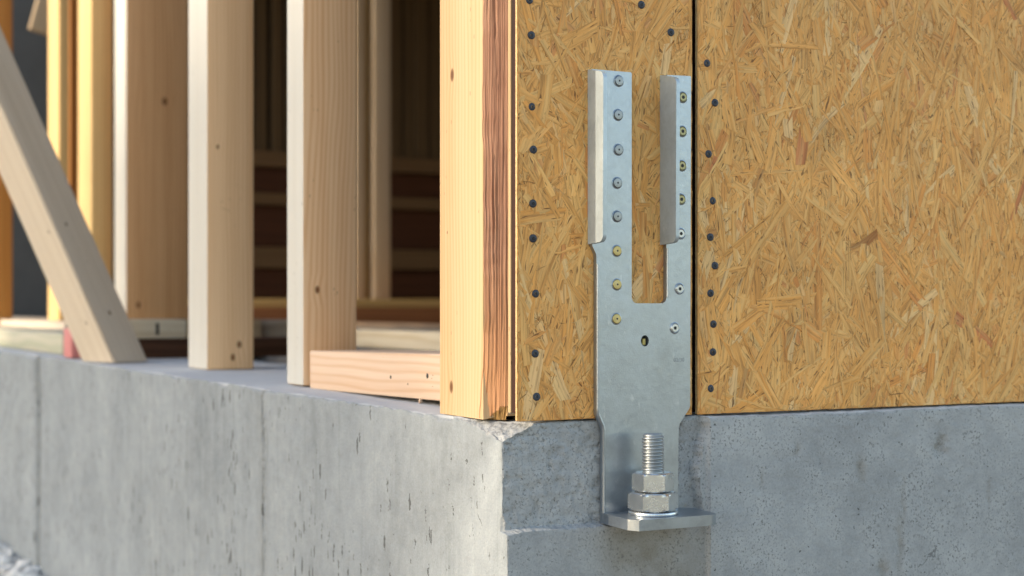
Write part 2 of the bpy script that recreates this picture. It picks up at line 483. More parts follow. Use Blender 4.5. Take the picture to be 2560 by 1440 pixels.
def foundation():
    T = spaced((0, .10, .0016), (.10, .34, .0028), (.34, .70, .006), (.70, .735, .0016), (.735, 1.2, .008), (1.2, 2.34, .02), (2.34, 2.42, .004), (2.42, 3.2, .03), (3.2, 12, .4))[::-1]
    S = spaced((0.0016, .275, .0016), (.275, .72, .0030), (.72, 1.1, .02), (1.1, 6, .25))
    Z = spaced((0, .03, .0013), (.03, .095, .0022), (.095, .115, .0011), (.115, .20, .0024), (.20, .30, .008), (.30, .62, .03))
    nl, ns, nz = len(T), len(S), len(Z)
    left = np.r_[np.ones(nl, bool), np.zeros(ns, bool)]
    tt = np.r_[T, np.zeros(ns)]; ss = np.r_[np.zeros(nl), S]
    zz = -Z
    tt, ss = tt[:, None] + 0 * zz[None], ss[:, None] + 0 * zz[None]
    z = 0 * tt + zz[None]
    lf = left[:, None] & np.ones_like(z, bool)
    def Vp(s, zq):
        en = fbm(s * 0 + 3.1, zq * 55, zq * 0 + .7, 4, 21) * .0048 + fbm(s * 170, zq * 170, s * 0, 3, 5) * .0018
        top_break = .010 * np.exp(-((zq + .004) / .016) ** 2)
        ri = REC_U + en + top_break
        rz = REC_Z + fbm(s * 30, s * 0 + 2.2, s * 0, 3, 33) * .0016 + fbm(s * 250, zq * 250, s * 0, 2, 9) * .0007
        r_in = (1 - sstep(ri - .0008, ri + .0022, s)) * sstep(rz - .0010, rz + .0012, zq)
        full = np.where(s > .2325, .0150, .0128)
        full = .0112 + .0045 * sstep(.2312, .2326, s)
        return full * (1 - r_in), r_in
    V, rin = Vp(ss, z)
    u = np.where(lf, 0.0, ss)
    w = np.where(lf, tt - V * np.clip(1 - tt / .05, 0, 1), -V)
    # faces' own unevenness
    rough = np.where(lf, .00022, .00032 + .00050 * rin)
    d = fbm(u * 130, w * 130, z * 130, 4, 1) * rough + fbm(u * 7, w * 7, z * 7, 3, 2) * np.where(lf, .0018, .0009)
    # spalled crust in the rebate
    pit = fbm(u * 150, w * 0, z * 150, 3, 40)
    d -= rin * np.clip(pit - .12, 0, 1) * .0024 * (~lf)
    # casting joints on the long face
    jn = fbm(z * 60, z * 0, z * 0 + 4, 3, 51)
    j1 = np.exp(-((tt - .7168 - .0012 * jn) / (.0030 + .0010 * jn)) ** 2)
    d -= lf * j1 * (.0080 + .0022 * fbm(z * 160, z * 0 + 9, z * 0, 3, 54))
    d += lf * np.exp(-((tt - .708) / .0035) ** 2) * .0016 * (1 + fbm(z * 130, z * 0, z * 0 + 1, 3, 58))
    j2 = np.exp(-((tt - 2.378) / .014) ** 2)
    d -= lf * j2 * .012
    d += lf * .006 * sstep(2.36, 2.40, tt)
    dmg = np.zeros_like(d)
    for (uq, zq, ru, rz, dep) in ((.5497, -.0445, .008, .012, .005), (.4333, -.0640, .006, .014, .0022), (.4930, -.1040, .0016, .032, .0014), (.4880, -.1500, .004, .03, .001), (.345, -.038, .003, .007, .002), (.4640, -.1780, .006, .012, .003), (.3, -.07, .0012, .012, .001), (.62, -.10, .0015, .016, .0012)):
        wob_ = 1 + .5 * fbm(u * 160, z * 160, z * 0, 3, 77)
        k_ = np.exp(-(((u - uq - .0015 * fbm(z * 90, z * 0, z * 0, 2, 78)) / ru) ** 2 + ((z - zq) / rz) ** 2) * wob_) * (~lf)
        d -= k_ * dep * (1 + .5 * fbm(u * 300, z * 300, z * 0, 2, 79))
        dmg = np.maximum(dmg, k_)
    u = u - lf * d
    w = w - (~lf) * d
    zone_sp = rin * .65 * np.clip(pit + .6, 0, 1) * (~lf)
    zone_sp = np.maximum(zone_sp, (~lf) * np.exp(-((ss - REC_U - .004) / .006) ** 2) * (z > REC_Z) * .6)
    zone_sp = np.maximum(zone_sp, lf * j1 * .5)
    st = (~lf) * sstep(.088, .13, ss) * (1 - sstep(.229, .2322, ss)) * (1 - sstep(-.112, -.106, z)) * (.85 + .4 * fbm(ss * 22, z * 22, z * 0, 3, 60))
    st = np.maximum(st, (~lf) * rin * .45 * sstep(.07, .105, ss) * np.exp(-((z + .012) / .012) ** 2))
    st = np.maximum(st, lf * sstep(.69, .715, tt) * (1 - sstep(.718, .76, tt)) * .30)
    st = np.maximum(st, lf * j1 * 1.6)
    st = np.maximum(st, lf * j2 * .7)
    st = np.maximum(st, dmg * .8)
    zone_sp = np.maximum(zone_sp, dmg * .5)
    zone = np.stack([zone_sp, np.clip(st, 0, 1.6), lf * 1.0, np.zeros_like(z)], -1)
    P = np.stack([u, w, z], -1)
    # top and inner face
    Ow = spaced((0, .03, .0018), (.03, .09, .006), (.09, WALL_W, .03))[1:]
    o = Ow[None, :] + 0 * (tt[:, :1])
    tu_ = np.where(left[:, None], o, np.maximum(S_pad(ss[:, :1]), o))
    tw_ = np.where(left[:, None], np.maximum(tt[:, :1], o), o - V[:, :1] * np.clip(1 - o / .05, 0, 1))
    tz = fbm(tu_ * 90, tw_ * 90, tu_ * 0, 3, 71) * .0005 + fbm(tu_ * 9, tw_ * 9, tu_ * 0, 2, 72) * .0010
    top = np.stack([tu_, tw_, tz - .0006], -1)
    inn = np.repeat(top[:, -1:], 2, 1).copy()
    inn[:, 0, 2] -= .004; inn[:, 1, 2] = -.55
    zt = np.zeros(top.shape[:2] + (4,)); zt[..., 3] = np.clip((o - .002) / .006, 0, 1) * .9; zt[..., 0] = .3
    zi = np.zeros(inn.shape[:2] + (4,)); zi[..., 3] = 0
    P = np.concatenate([inn[:, ::-1], top[:, ::-1], P], 1)
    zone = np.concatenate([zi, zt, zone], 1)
    # worn and broken arrises: cut with noisy planes
    def cut(nrm, c):
        nonlocal P, zone
        nrm = np.array(nrm, float)
        sgn = P @ nrm
        over = np.clip(c - sgn, 0, None)
        P = P + (over / (nrm @ nrm))[..., None] * nrm
        zone[..., 0] = np.maximum(zone[..., 0], np.clip(over / .002, 0, 1) * .9)
    x, y, zc = P[..., 0], P[..., 1], P[..., 2]
    arr = .0028 * (1 + .8 * fbm(x * 60, y * 60, zc * 60, 3, 81)) + .006 * np.clip(fbm(x * 11, y * 11, zc * 11, 2, 85) - .35, 0, 1)
    near_l = (x < .02)
    cut((1, 0, -1), np.where(near_l, arr, -9))
    near_r = (y < .02) & (x > .001)
    sft = np.where(y < -.006, -.0135, 0)
    cut((0, 1, -1), np.where(near_r, arr * .7 + sft, -9))
    vfr = np.where(zc < REC_Z - .001, -.0130, 0)
    near_c = (x < .03) & (y < .03)
    cut((1, 1, 0), np.where(near_c, vfr + .0042 * (1 + .6 * fbm(zc * 70, x * 30, y * 30, 3, 87)), -9))
    # the broken top corner
    nz3 = fbm(P[..., 0] * 95, P[..., 1] * 95, P[..., 2] * 95, 4, 91)
    nz3 = np.abs(nz3) * 1.6 - .6 + .8 * fbm(P[..., 0] * 22, P[..., 1] * 22, P[..., 2] * 22, 2, 95)
    g3 = np.array([1 / .036, 1 / .10, -1 / .018])
    sgn = P @ g3
    over = np.clip(1.0 + .10 * nz3 - sgn, 0, None) * ((P[..., 0] < .08) & (P[..., 1] < .16) & (P[..., 2] > -.05))
    P = P + (over / (g3 @ g3))[..., None] * g3
    zone[..., 0] = np.maximum(zone[..., 0], np.clip(over * 6, 0, 1))
    zone[..., 2] *= 1 - np.clip(over * 6, 0, 1)
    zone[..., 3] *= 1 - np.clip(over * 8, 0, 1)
    nc, nr = P.shape[:2]
    idx = np.arange(nc * nr).reshape(nc, nr)
    F = np.stack([idx[:-1, :-1], idx[:-1, 1:], idx[1:, 1:], idx[1:, :-1]], -1).reshape(-1, 4)
    me = mesh_from(P.reshape(-1, 3), F.tolist(), True)
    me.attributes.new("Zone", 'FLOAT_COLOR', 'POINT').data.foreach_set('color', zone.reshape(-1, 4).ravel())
    me.set_sharp_from_angle(angle=math.radians(50))
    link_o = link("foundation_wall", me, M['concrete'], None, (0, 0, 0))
    tag(link_o, 'grey cast concrete foundation wall with a chipped corner carrying the timber framing', 'concrete wall')

def S_pad(a): return a
foundation()

# slab inside the building
sb = plain("slab_concrete", (.16, .15, .14), .9, 0, 20, .35, .5)
tag(link("floor_slab", box_mesh(.76, 6, .30, 9, -.5, -.001, 0), sb, None, (0, 0, 0)), kind='structure')
tag(link("crawl_space_floor", box_mesh(.30, .76, .30, 9, -.5, -.24, 0), plain("crawl_soil", (.05, .03, .02), .95, 0, 30, .5, .5), None, (0, 0, 0)), kind='structure')
tag(link("pad_slab", box_mesh(.36, .755, 3.15, 9, -.5, -.002, 0), sb, None, (0, 0, 0)), kind='structure')

# ------------------------------------------------------------------ strand board sheathing
PAL = np.array([(.68, .355, .102), (.70, .375, .114), (.66, .330, .090), (.71, .425, .150), (.71, .485, .235), (.66, .310, .084), (.60, .265, .076), (.53, .205, .074), (.70, .390, .124), (.34, .145, .042)]) * np.array([1.06, .975, .88])
PPR = np.array([.22, .21, .16, .14, .065, .09, .045, .025, .06, .010])
def strand_mesh(u0, u1, z0, z1, n_big, n_fine, seed):
    r = np.random.default_rng(seed)
    n = n_big + n_fine
    big = np.arange(n) < n_big
    hero = big & (r.random(n) < .060)          # the long clean flakes pressed in last
    L = np.where(big, np.clip(r.lognormal(math.log(.046), .42, n), .016, .110), r.uniform(.003, .022, n))
    Wd = np.where(big, np.clip(r.lognormal(math.log(.0105), .42, n), .0030, .022), r.uniform(.0003, .0013, n))
    L = np.where(hero, r.uniform(.045, .125, n), L)
    Wd = np.where(hero, r.uniform(.0075, .0175, n), Wd)
    Wd = np.minimum(Wd, L * .45)
    ang = np.where(r.random(n) < .62, r.normal(0, .36, n), np.where(r.random(n) < .7, r.normal(.70, .28, n) * r.choice([-1, 1], n), r.uniform(-1.57, 1.57, n)))
    cu, cz = r.uniform(u0 - .01, u1 + .01, n), r.uniform(z0 - .01, z1 + .01, n)
    h = np.where(big, r.uniform(.00005, .0010, n), r.uniform(.0005, .00112, n))
    h = np.where(hero, r.uniform(.00088, .00118, n), h)
    tl, tc = r.normal(0, .00022, n), r.normal(0, .00016, n)
    bow = r.normal(0, .03, n) * L
    K = 5
    s = np.linspace(-.5, .5, K)
    prof = np.array([.62, .96, 1.0, .95, .60])
    jag = r.uniform(.65, 1.12, (n, K)); jag2 = r.uniform(.65, 1.12, (n, K))
    skew = r.normal(0, .28, n)
    al = L[:, None] * s[None]
    prof = np.where(hero[:, None], np.array([.86, .98, 1.0, .98, .86])[None], prof[None])
    jag = np.where(hero[:, None], .5 + .5 * jag, jag); jag2 = np.where(hero[:, None], .5 + .5 * jag2, jag2)
    ac_l = -.5 * Wd[:, None] * prof * jag
    ac_r = .5 * Wd[:, None] * prof * jag2
    bw = bow[:, None] * (s[None] ** 2) * 4
    ca, sa = np.cos(ang)[:, None], np.sin(ang)[:, None]
    def pt(a, c):
        a2 = a + skew[:, None] * c + r.normal(0, .0006, a.shape)
        c2 = c + bw
        x = cu[:, None] + sa * a2 + ca * c2
        zz = cz[:, None] + ca * a2 - sa * c2
        hh = h[:, None] + tl[:, None] * (a / L[:, None]) * 2 + tc[:, None] * (c / Wd[:, None]) * 2
        return np.stack([x, -hh, zz], -1), np.stack([a, c], -1)
    A, ua = pt(al, ac_l); B, ub = pt(al, ac_r)
    P = np.stack([A, B], 2).reshape(n * K * 2, 3)
    edge = .0006 * vnoise(P[:, 0] * 500, P[:, 2] * 500, P[:, 1] * 0, 3)
    P[:, 0] = np.clip(P[:, 0], u0 + edge, u1 + edge); P[:, 2] = np.clip(P[:, 2], z0 + edge, z1)
    P[:, 1] = np.minimum(P[:, 1], -.00002)
    UV = (np.stack([ua, ub], 2) + r.uniform(0, 50, (n, 1, 1, 2))).reshape(n * K * 2, 2)
    ci = r.choice(len(PAL), n, p=PPR / PPR.sum())
    c = PAL[ci] * r.uniform(.92, 1.08, (n, 1))
    mean = (PAL * (PPR / PPR.sum())[:, None]).sum(0)
    c = np.where(hero[:, None], c, mean + (c - mean) * .55)
    c = np.where(big[:, None], c, mean * r.uniform(.85, 1.0, (n, 1)))
    dk = (~big) & (r.random(n) < .60)
    c[dk] *= r.uniform(.30, .75, (dk.sum(), 1))
    c = np.clip(np.repeat(np.c_[c, np.ones(n)], K * 2, 0), 0, 1)
    b0 = np.arange(n)[:, None] * (K * 2) + np.arange(K - 1)[None] * 2
    F = np.stack([b0, b0 + 1, b0 + 3, b0 + 2], -1).reshape(-1, 4)
    me = bpy.data.meshes.new("strands")
    me.from_pydata(P.tolist(), [], F.tolist())
    me.attributes.new("Col", 'FLOAT_COLOR', 'POINT').data.foreach_set('color', c.ravel())
    uvl = me.uv_layers.new(name="UVMap")
    li = np.empty(len(me.loops), dtype=np.int32); me.loops.foreach_get('vertex_index', li)
    uvl.data.foreach_set('uv', UV[li].astype(np.float32).ravel())
    me.update()
    return me

def lathe(profile, seg=24):
    """profile: (radius, height) pairs, axis = local -Y (out of the wall)"""
    V, F = [], []
    for (r, h) in profile:
        for i in range(seg):
            a = 2 * math.pi * i / seg
            V.append((r * math.cos(a), -h, r * math.sin(a)))
    m = len(profile)
    for j in range(m - 1):
        for i in range(seg):
            a, b = j * seg + i, j * seg + (i + 1) % seg
            F.append((a, b, b + seg, a + seg))
    F.append(tuple(range((m - 1) * seg, m * seg)))
    return mesh_from(V, F)

def star_disc(r, depth, n=6):
    V = [(0, -depth, 0)]
    for i in range(n * 4):
        a = 2 * math.pi * i / (n * 4)
        rr = r * (1 + .22 * math.cos(n * a))
        V.append((rr * math.cos(a), -depth, rr * math.sin(a)))
    return mesh_from(V, [(0, 1 + i, 1 + (i + 1) % (n * 4)) for i in range(n * 4)])

BLACK_HEAD = lathe([(.0039, -.003), (.0041, .0006), (.0040, .0013), (.0034, .0018), (.0016, .0019), (.0012, .0012), (.0010, .0008)], 20)
BLACK_SOCKET = star_disc(.0012, .00200)
def screws(panel, pts, u_off):
    for (u, z) in pts:
        s = link("screw", BLACK_HEAD, M['black_screw'], panel, (u - u_off, .0002 - random.uniform(0, .0010), z),
                 Matrix.Rotation(random.uniform(0, 6), 4, 'Y') @ Matrix.Rotation(random.uniform(-.12, .12), 4, 'X') @ Matrix.Rotation(random.uniform(-.1, .1), 4, 'Z'))
        auto_smooth(s, 40)
        link("drive_socket", BLACK_SOCKET, M['socket'], s, (0, 0, 0))

OSB_T = .0040
def panel(name, u0, u1, ztop, zst, nb, nf, seed, label, pts):
    e = empty(name, u0, 0, .0022, label, 'wood panel')
    b = link("board_core", box_mesh(0, u1 - u0, 0, OSB_T, 0, ztop, .0004, 1), M['osb_edge'], e)
    sm = strand_mesh(0, min(u1 - u0, .70), 0, zst, nb, nf, seed)
    tag(link("strand_face", sm, M['osb'], e), kind='stuff')
    screws(e, [(a, z - .0022) for a, z in pts], u0)
    return e
LP = [(.0301, .4104), (.0323, .3764), (.0331, .3069), (.0345, .2654), (.034, .213), (.034, .1792), (.0371, .1255), (.0367, .0672), (.038, .0252), (.1586, .4177), (.1943, .3929)]
RP = [(.2389, .3648), (.2489, .3245), (.2409, .271), (.2464, .2227), (.2429, .1849), (.2489, .1555), (.2434, .1269), (.2469, .0949), (.2464, .0659), (.2439, .0282)]
panel("sheathing_panel", .0174, .2201, 2.4, .52, 4200, 4600, 11, 'narrow strand board panel with a steel strap screwed to it at the building corner', LP)
panel("sheathing_panel", .2276, 1.45, 2.4, .52, 14000, 15000, 12, 'wide tan strand board panel right of the dark joint, with a row of black screws', RP)

# boards behind the sheathing
ply = wood("spruce_ply_edge", (.50, .36, .20), (.36, .22, .10), 'Z', 400)
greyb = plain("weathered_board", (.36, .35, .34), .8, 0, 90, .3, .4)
redw = wood("dark_red_timber", (.035, .009, .004), (.016, .004, .002), 'Z', 120)
e = link("plywood_sheet", box_mesh(.0185, .20, .0165, .0215, .009, 2.4, .0006, 1), ply)
tag(e, 'thin cream plywood edge showing between the corner post and the strand board', 'plywood')
e = link("building_paper_board", box_mesh(.0210, .20, .0217, .0255, .008, 2.4, .0005, 1), greyb)
tag(e, 'thin grey board edge between the torn corner post and the plywood', 'board')
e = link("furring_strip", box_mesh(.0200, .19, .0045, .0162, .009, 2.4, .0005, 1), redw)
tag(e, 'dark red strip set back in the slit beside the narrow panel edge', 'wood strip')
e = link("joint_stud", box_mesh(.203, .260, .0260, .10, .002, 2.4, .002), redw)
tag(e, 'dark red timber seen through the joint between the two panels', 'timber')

# ------------------------------------------------------------------ corner post with a waney edge
def corner_post():
    e = empty("corner_post", .004, .03, 0, 'sunlit pale corner post with a torn reddish edge on the chipped concrete corner', 'post')
    pm = wood("sunlit_pine", (.52, .375, .22), (.45, .25, .095), 'Z', 150, [(.088, .352, .0042), (.090, .030, .0045), (.100, .19, .0012)], .40, (.11, .30), speck=.02)
    Ht = 2.4
    pts = [(0, .0148), (0, .1177), (.096, .1177), (.096, .0)]
    # body: the sawn faces (local frame: u - .004, w - .03)
    bm = bmesh.new()
    cs = [(0, .0165), (0, .1177), (.096, .1177), (.096, .0005), (.0185, .0005), (.0185, .012)]
    lo = [bm.verts.new((a, b, .001 + (.0 if a < .01 else .004))) for a, b in cs]
    hi = [bm.verts.new((a, b, Ht)) for a, b in cs]
    bm.faces.new(lo[::-1]); bm.faces.new(hi)
    for i in range(len(cs)):
        bm.faces.new((lo[i], lo[(i + 1) % len(cs)], hi[(i + 1) % len(cs)], hi[i]))
    link("sawn_faces", from_bm(bm), pm, e)
    # torn wane: strips of fibre between the left face and the hidden front face
    na, zs = 44, spaced((0, .45, .0022), (.45, 2.4, .15))
    V = np.zeros((na, len(zs), 3))
    a = np.linspace(0, 1, na)
    for j, zq in enumerate(zs):
        edge = .0030 * float(fbm(np.array([zq * 9.0]), np.array([.3]), np.array([0.]), 3, 7)[0]) + .0012 * float(fbm(np.array([zq * 60.0]), np.array([.9]), np.array([0.]), 2, 8)[0])
        wst = .0150 + edge + .008 * math.exp(-((zq) / .05) ** 2)          # where the tear starts on the sawn face
        uu = -.0006 + a ** 1.25 * .0195
        ww = wst + (0.0 - wst) * a
        rid = fbm(a * 24 + 3, 0 * a + zq * 4.5, 0 * a, 4, 13) * .0011 + fbm(a * 40, 0 * a + zq * 14, 0 * a, 3, 17) * .0007
        crk = np.exp(-((a - .52 - .05 * math.sin(zq * 23)) / .035) ** 2) * (.5 + .5 * fbm(a * 0, 0 * a + zq * 30, 0 * a + 5, 3, 19))
        rid = rid * .6 - np.clip(crk, 0, 1) * .0026
        rid = rid * np.clip(a / .08, 0, 1)
        V[:, j, 0] = uu - rid * .75
        V[:, j, 1] = ww - rid * .66
        V[:, j, 2] = zq + .002
    # slanting break at the foot
    foot = .0005 + .0155 * np.clip((a - .18) / .82, 0, 1) + .0016 * fbm(a * 14, a * 0, a * 0 + 3, 3, 23)
    V[:, :, 2] = np.maximum(V[:, :, 2], foot[:, None])
    nz = len(zs)
    idx = np.arange(na * nz).reshape(na, nz)
    F = np.stack([idx[:-1, :-1], idx[1:, :-1], idx[1:, 1:], idx[:-1, 1:]], -1).reshape(-1, 4).tolist()
    bk = link("torn_edge", mesh_from(V.reshape(-1, 3), F, True), bark_mat(), e)
    bk['label'] = 'torn reddish brown waney edge of the post'
    # end grain under the break
    Vf, Ff = [], []
    for i in range(na):
        x, y, z0 = V[i, 0]
        Vf += [(x, y, z0), (x * .75 + .0045, y + .004, .0008)]
        if i: Ff.append((2 * i - 2, 2 * i, 2 * i + 1, 2 * i - 1))
    link("broken_foot", mesh_from(Vf, Ff), wood("end_grain", (.34, .20, .07), (.20, .10, .03), 'X', 300), e)
corner_post()

# ------------------------------------------------------------------ framing on the left wall
def lumber(name, u, w, z, du, dw, dz, mat, label, cat, group=None, bev=.0036, rot=None):
    o = link(name, box_mesh(0, du, 0, dw, 0, dz, bev), mat, None, (u, w, z), rot)
    auto_smooth(o, 30)
    return tag(o, label, cat, group)

def nail(parent, x, y, z, out='-X', r=.0026):
    R = {'-X': Matrix.Rotation(-math.pi / 2, 4, 'Z'), '-Y': Matrix.Identity(4)}[out]
    o = link("nail", NAIL, M['dark_steel'], parent, (x, y, z), R @ Matrix.Scale(r / .0026, 4))
    return o
NAIL = lathe([(.0026, -.002), (.0026, .0004), (.0018, .0007)], 12)

stud_m = wood("pale_stud", (.88, .60, .36), (.70, .385, .18), 'Z', 190, [(.022, .137, .0042)], .56, (.06, .09))
s3 = lumber("wall_stud", .0694, .7495, 0.0006, .083, .070, 2.3, stud_m, 'pale wall stud standing next to the bottom plate, nearest to the corner post', 'stud', 'studs of the open wall')
stud_m2 = wood("pale_stud_tan", (.88, .605, .36), (.68, .40, .185), 'Z', 150, [(.060, .045, .0045), (.048, .022, .004), (.02, .40, .003)], .55, (.08, .06))
s2 = lumber("wall_stud", .106, 1.352, 0.0006, .0875, .122, 2.3, stud_m2, 'pale wall stud standing free on the concrete between brace and plate', 'stud', 'studs of the open wall')
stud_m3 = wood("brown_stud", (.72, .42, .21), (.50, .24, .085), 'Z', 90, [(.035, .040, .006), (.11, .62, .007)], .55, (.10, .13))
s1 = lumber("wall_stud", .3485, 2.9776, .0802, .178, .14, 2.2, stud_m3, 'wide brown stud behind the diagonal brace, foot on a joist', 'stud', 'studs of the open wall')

plate_m = wood("pink_white_plate", (.66, .49, .36), (.54, .335, .20), 'Y', 95, [], .5, (.05, .09))
pl = lumber("bottom_plate", .054, .10, .001, .11, .625, .054, plate_m, 'pinkish bottom plate lying on the concrete between the stud and the corner post', 'plank', bev=.003, rot=Matrix.Rotation(math.radians(-1.0), 4, 'X') @ Matrix.Rotation(math.radians(-1.5), 4, 'Z'))
pl.location.z = .0085
nail(pl, 0, .200, .028, '-X', .0030); nail(pl, 0, .315, .024, '-X', .0022); nail(pl, 0, .26, .017, '-X', .0012)
sp = link("wood_splinter", box_mesh(-.002, .002, -.0015, .0015, -.007, 0, .0008, 1), plate_m, pl, (.002, .225, .002), Matrix.Rotation(.3, 4, 'X'))

pale_edge = wood("pale_left_face", (.58, .57, .53), (.47, .44, .39), 'Z', 120, [], .25, (.05, .2), fiber=.3, speck=.03)  # paler wood tone for the left narrow faces of three studs
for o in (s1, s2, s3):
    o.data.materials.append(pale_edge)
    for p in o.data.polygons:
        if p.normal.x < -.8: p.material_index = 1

# diagonal brace, turned on edge and leaning outwards
def brace():
    Ms = {}
    L_, M_, R_ = Vector((-.896, 3.144, 0)), Vector((-.8046, 3.05, 0)), Vector((-.750, 3.112, 0))
    B_ = L_ + R_ - M_
    ax = Vector((-.44, 0, 1.0)).normalized()
    ln = 1.6
    xl, yl = (R_ - M_), (L_ - M_)
    xh = xl.normalized()
    o = bpy.data.objects.new("diagonal_brace", None)
    # frame: local z along the axis
    zl = ax
    xl2 = (xh - zl * xh.dot(zl)).normalized()
    yl2 = zl.cross(xl2)
    Rm = Matrix((xl2, yl2, zl)).transposed().to_4x4()
    inv = (Matrix.Translation(M_) @ Rm).inverted()
    bm = bmesh.new()
    quad = [M_, R_, B_, L_]
    lo = [bm.verts.new(inv @ (p + Vector((0, 0, .0012)))) for p in quad]
    hi = [bm.verts.new(inv @ (p + ax * ln)) for p in quad]
    bm.faces.new(lo); bm.faces.new(hi)
    for i in range(4): bm.faces.new((lo[i], lo[(i + 1) % 4], hi[(i + 1) % 4], hi[i]))
    bmesh.ops.recalc_face_normals(bm, faces=bm.faces)
    bmesh.ops.bevel(bm, geom=[e_ for e_ in bm.edges if abs((e_.verts[0].co - e_.verts[1].co).z) > .5], offset=.003, segments=2, affect='EDGES')
    me = from_bm(bm)
    bpy.data.objects.remove(o)
    mat = wood("brace_pine", (.64, .55, .435), (.50, .40, .29), 'Z', 110, [(.04, .10, .0032), (.03, .30, .003)], .35, (.05, .09), speck=.03)
    b = bpy.data.objects.new("diagonal_brace", me)
    me.materials.append(mat)
    COL.objects.link(b)
    b.matrix_world = Matrix.Translation(M_) @ Rm
    auto_smooth(b, 30)
    tag(b, 'pale squared brace leaning diagonally at the far left, foot on the concrete', 'brace')
brace()

pinkm = plain("pink_foam", (.55, .20, .19), .8, 0, 60, .2, .3)
lumber("packing_block", .020, 2.10, .0008, .05, .085, .066, pinkm, 'small pink packing block on the concrete left of the brace', 'block')
deckm = wood("deck_timber", (.52, .44, .36), (.36, .30, .22), 'Y', 80)
deckm2 = wood("deck_timber_green", (.50, .46, .36), (.35, .36, .26), 'Y', 60)
lumber("deck_board", .052, 2.36, .0008, .15, 4.6, .050, deckm2, 'grey green plank lying along the foundation at the far left', 'plank')
lumber("deck_board", .215, 3.16, .0008, .36, 4.0, .070, deckm, 'wide pinkish plank under the golden studs at the far left', 'plank')

# joist under the brown stud
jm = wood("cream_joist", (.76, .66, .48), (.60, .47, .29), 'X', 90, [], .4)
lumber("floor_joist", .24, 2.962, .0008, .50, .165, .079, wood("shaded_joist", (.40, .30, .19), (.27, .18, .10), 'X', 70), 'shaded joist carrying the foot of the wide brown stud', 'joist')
j = lumber("offcut_board", .085, 2.02, .0440, .170, .10, .042, jm, 'short cream board end with a dark notch, lying between the brace and the free stud', 'board')
link("notch", box_mesh(-.0035, .0035, -.0006, .003, -.013, .013, .0006, 1), M['dark_steel'], j, (.105, 0, .021))
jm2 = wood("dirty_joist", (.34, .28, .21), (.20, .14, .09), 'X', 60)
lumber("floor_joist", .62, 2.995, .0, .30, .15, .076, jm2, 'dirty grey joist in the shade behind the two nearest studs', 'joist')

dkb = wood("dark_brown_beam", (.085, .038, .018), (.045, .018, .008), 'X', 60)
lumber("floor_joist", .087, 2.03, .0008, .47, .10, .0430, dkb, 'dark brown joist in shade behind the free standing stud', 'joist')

# floor boards inside
fbm_ = wood("cream_floor_edge", (.62, .54, .40), (.46, .36, .22), 'Y', 70)
fbn_ = wood("brown_floor_board", (.34, .24, .16), (.22, .14, .08), 'Y', 70)
for i in range(6):
    lumber("floor_board", .945 + i * .152, .60 + .02 * (i % 3), .0005, .148, 4.6, .050 - .0015 * (i % 2), fbm_ if i == 0 else fbn_,
           ['cream floor board whose edge shows behind the bottom plate', 'brown floor board next to the cream one', 'third floor board from the open wall',
            'fourth floor board from the open wall', 'fifth floor board from the open wall', 'innermost brown floor board'][i], 'floor board', 'floor boards inside')

# stack in front of the far wall
lumber("stacked_beam", 1.15, 5.45, .0005, 2.6, .14, .114, wood("rust_beam", (.30, .12, .045), (.17, .06, .02), 'X', 60), 'rust brown beam lying across the back of the room', 'beam')
lumber("stacked_board", 1.15, 5.46, .1148, 2.6, .12, .040, wood("ochre_board", (.52, .34, .13), (.38, .22, .07), 'X', 60), 'ochre board lying on top of the rust brown beam', 'board')
ds = wood("double_stud", (.56, .44, .31), (.40, .28, .16), 'Z', 110)
for i, (uu, du, ww) in enumerate([(2.13, .050, 5.70), (2.182, .036, 5.73), (2.22, .090, 5.68)]):
    lumber("inner_stud", uu, ww, 0, du, .12, 2.4, [ds, wood("ochre_stud", (.46, .33, .16), (.34, .22, .09), 'Z'), ds][i],
           ['narrow pale inner stud, left of the bundle behind the plate', 'thin ochre inner stud in the middle of the bundle', 'broad pale inner stud, right of the bundle'][i], 'stud', 'bundled inner studs')

# far wall: rails, dark boards between, slats above
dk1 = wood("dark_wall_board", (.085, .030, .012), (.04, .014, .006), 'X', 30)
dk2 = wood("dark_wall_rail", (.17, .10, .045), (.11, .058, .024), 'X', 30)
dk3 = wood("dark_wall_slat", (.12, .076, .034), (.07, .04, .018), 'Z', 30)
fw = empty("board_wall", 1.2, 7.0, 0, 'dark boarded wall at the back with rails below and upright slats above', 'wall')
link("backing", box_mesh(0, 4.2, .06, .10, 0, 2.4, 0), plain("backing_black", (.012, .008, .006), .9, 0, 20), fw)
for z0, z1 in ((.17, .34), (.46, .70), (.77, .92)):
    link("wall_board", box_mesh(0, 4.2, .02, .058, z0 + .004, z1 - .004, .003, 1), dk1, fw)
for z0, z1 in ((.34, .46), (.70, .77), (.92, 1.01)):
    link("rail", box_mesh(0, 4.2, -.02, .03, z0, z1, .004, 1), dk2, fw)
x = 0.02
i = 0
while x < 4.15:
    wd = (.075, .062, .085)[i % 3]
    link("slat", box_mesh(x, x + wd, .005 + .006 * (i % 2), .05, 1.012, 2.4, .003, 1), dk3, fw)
    x += wd + (.012, .030, .018, .010)[i % 4]; i += 1

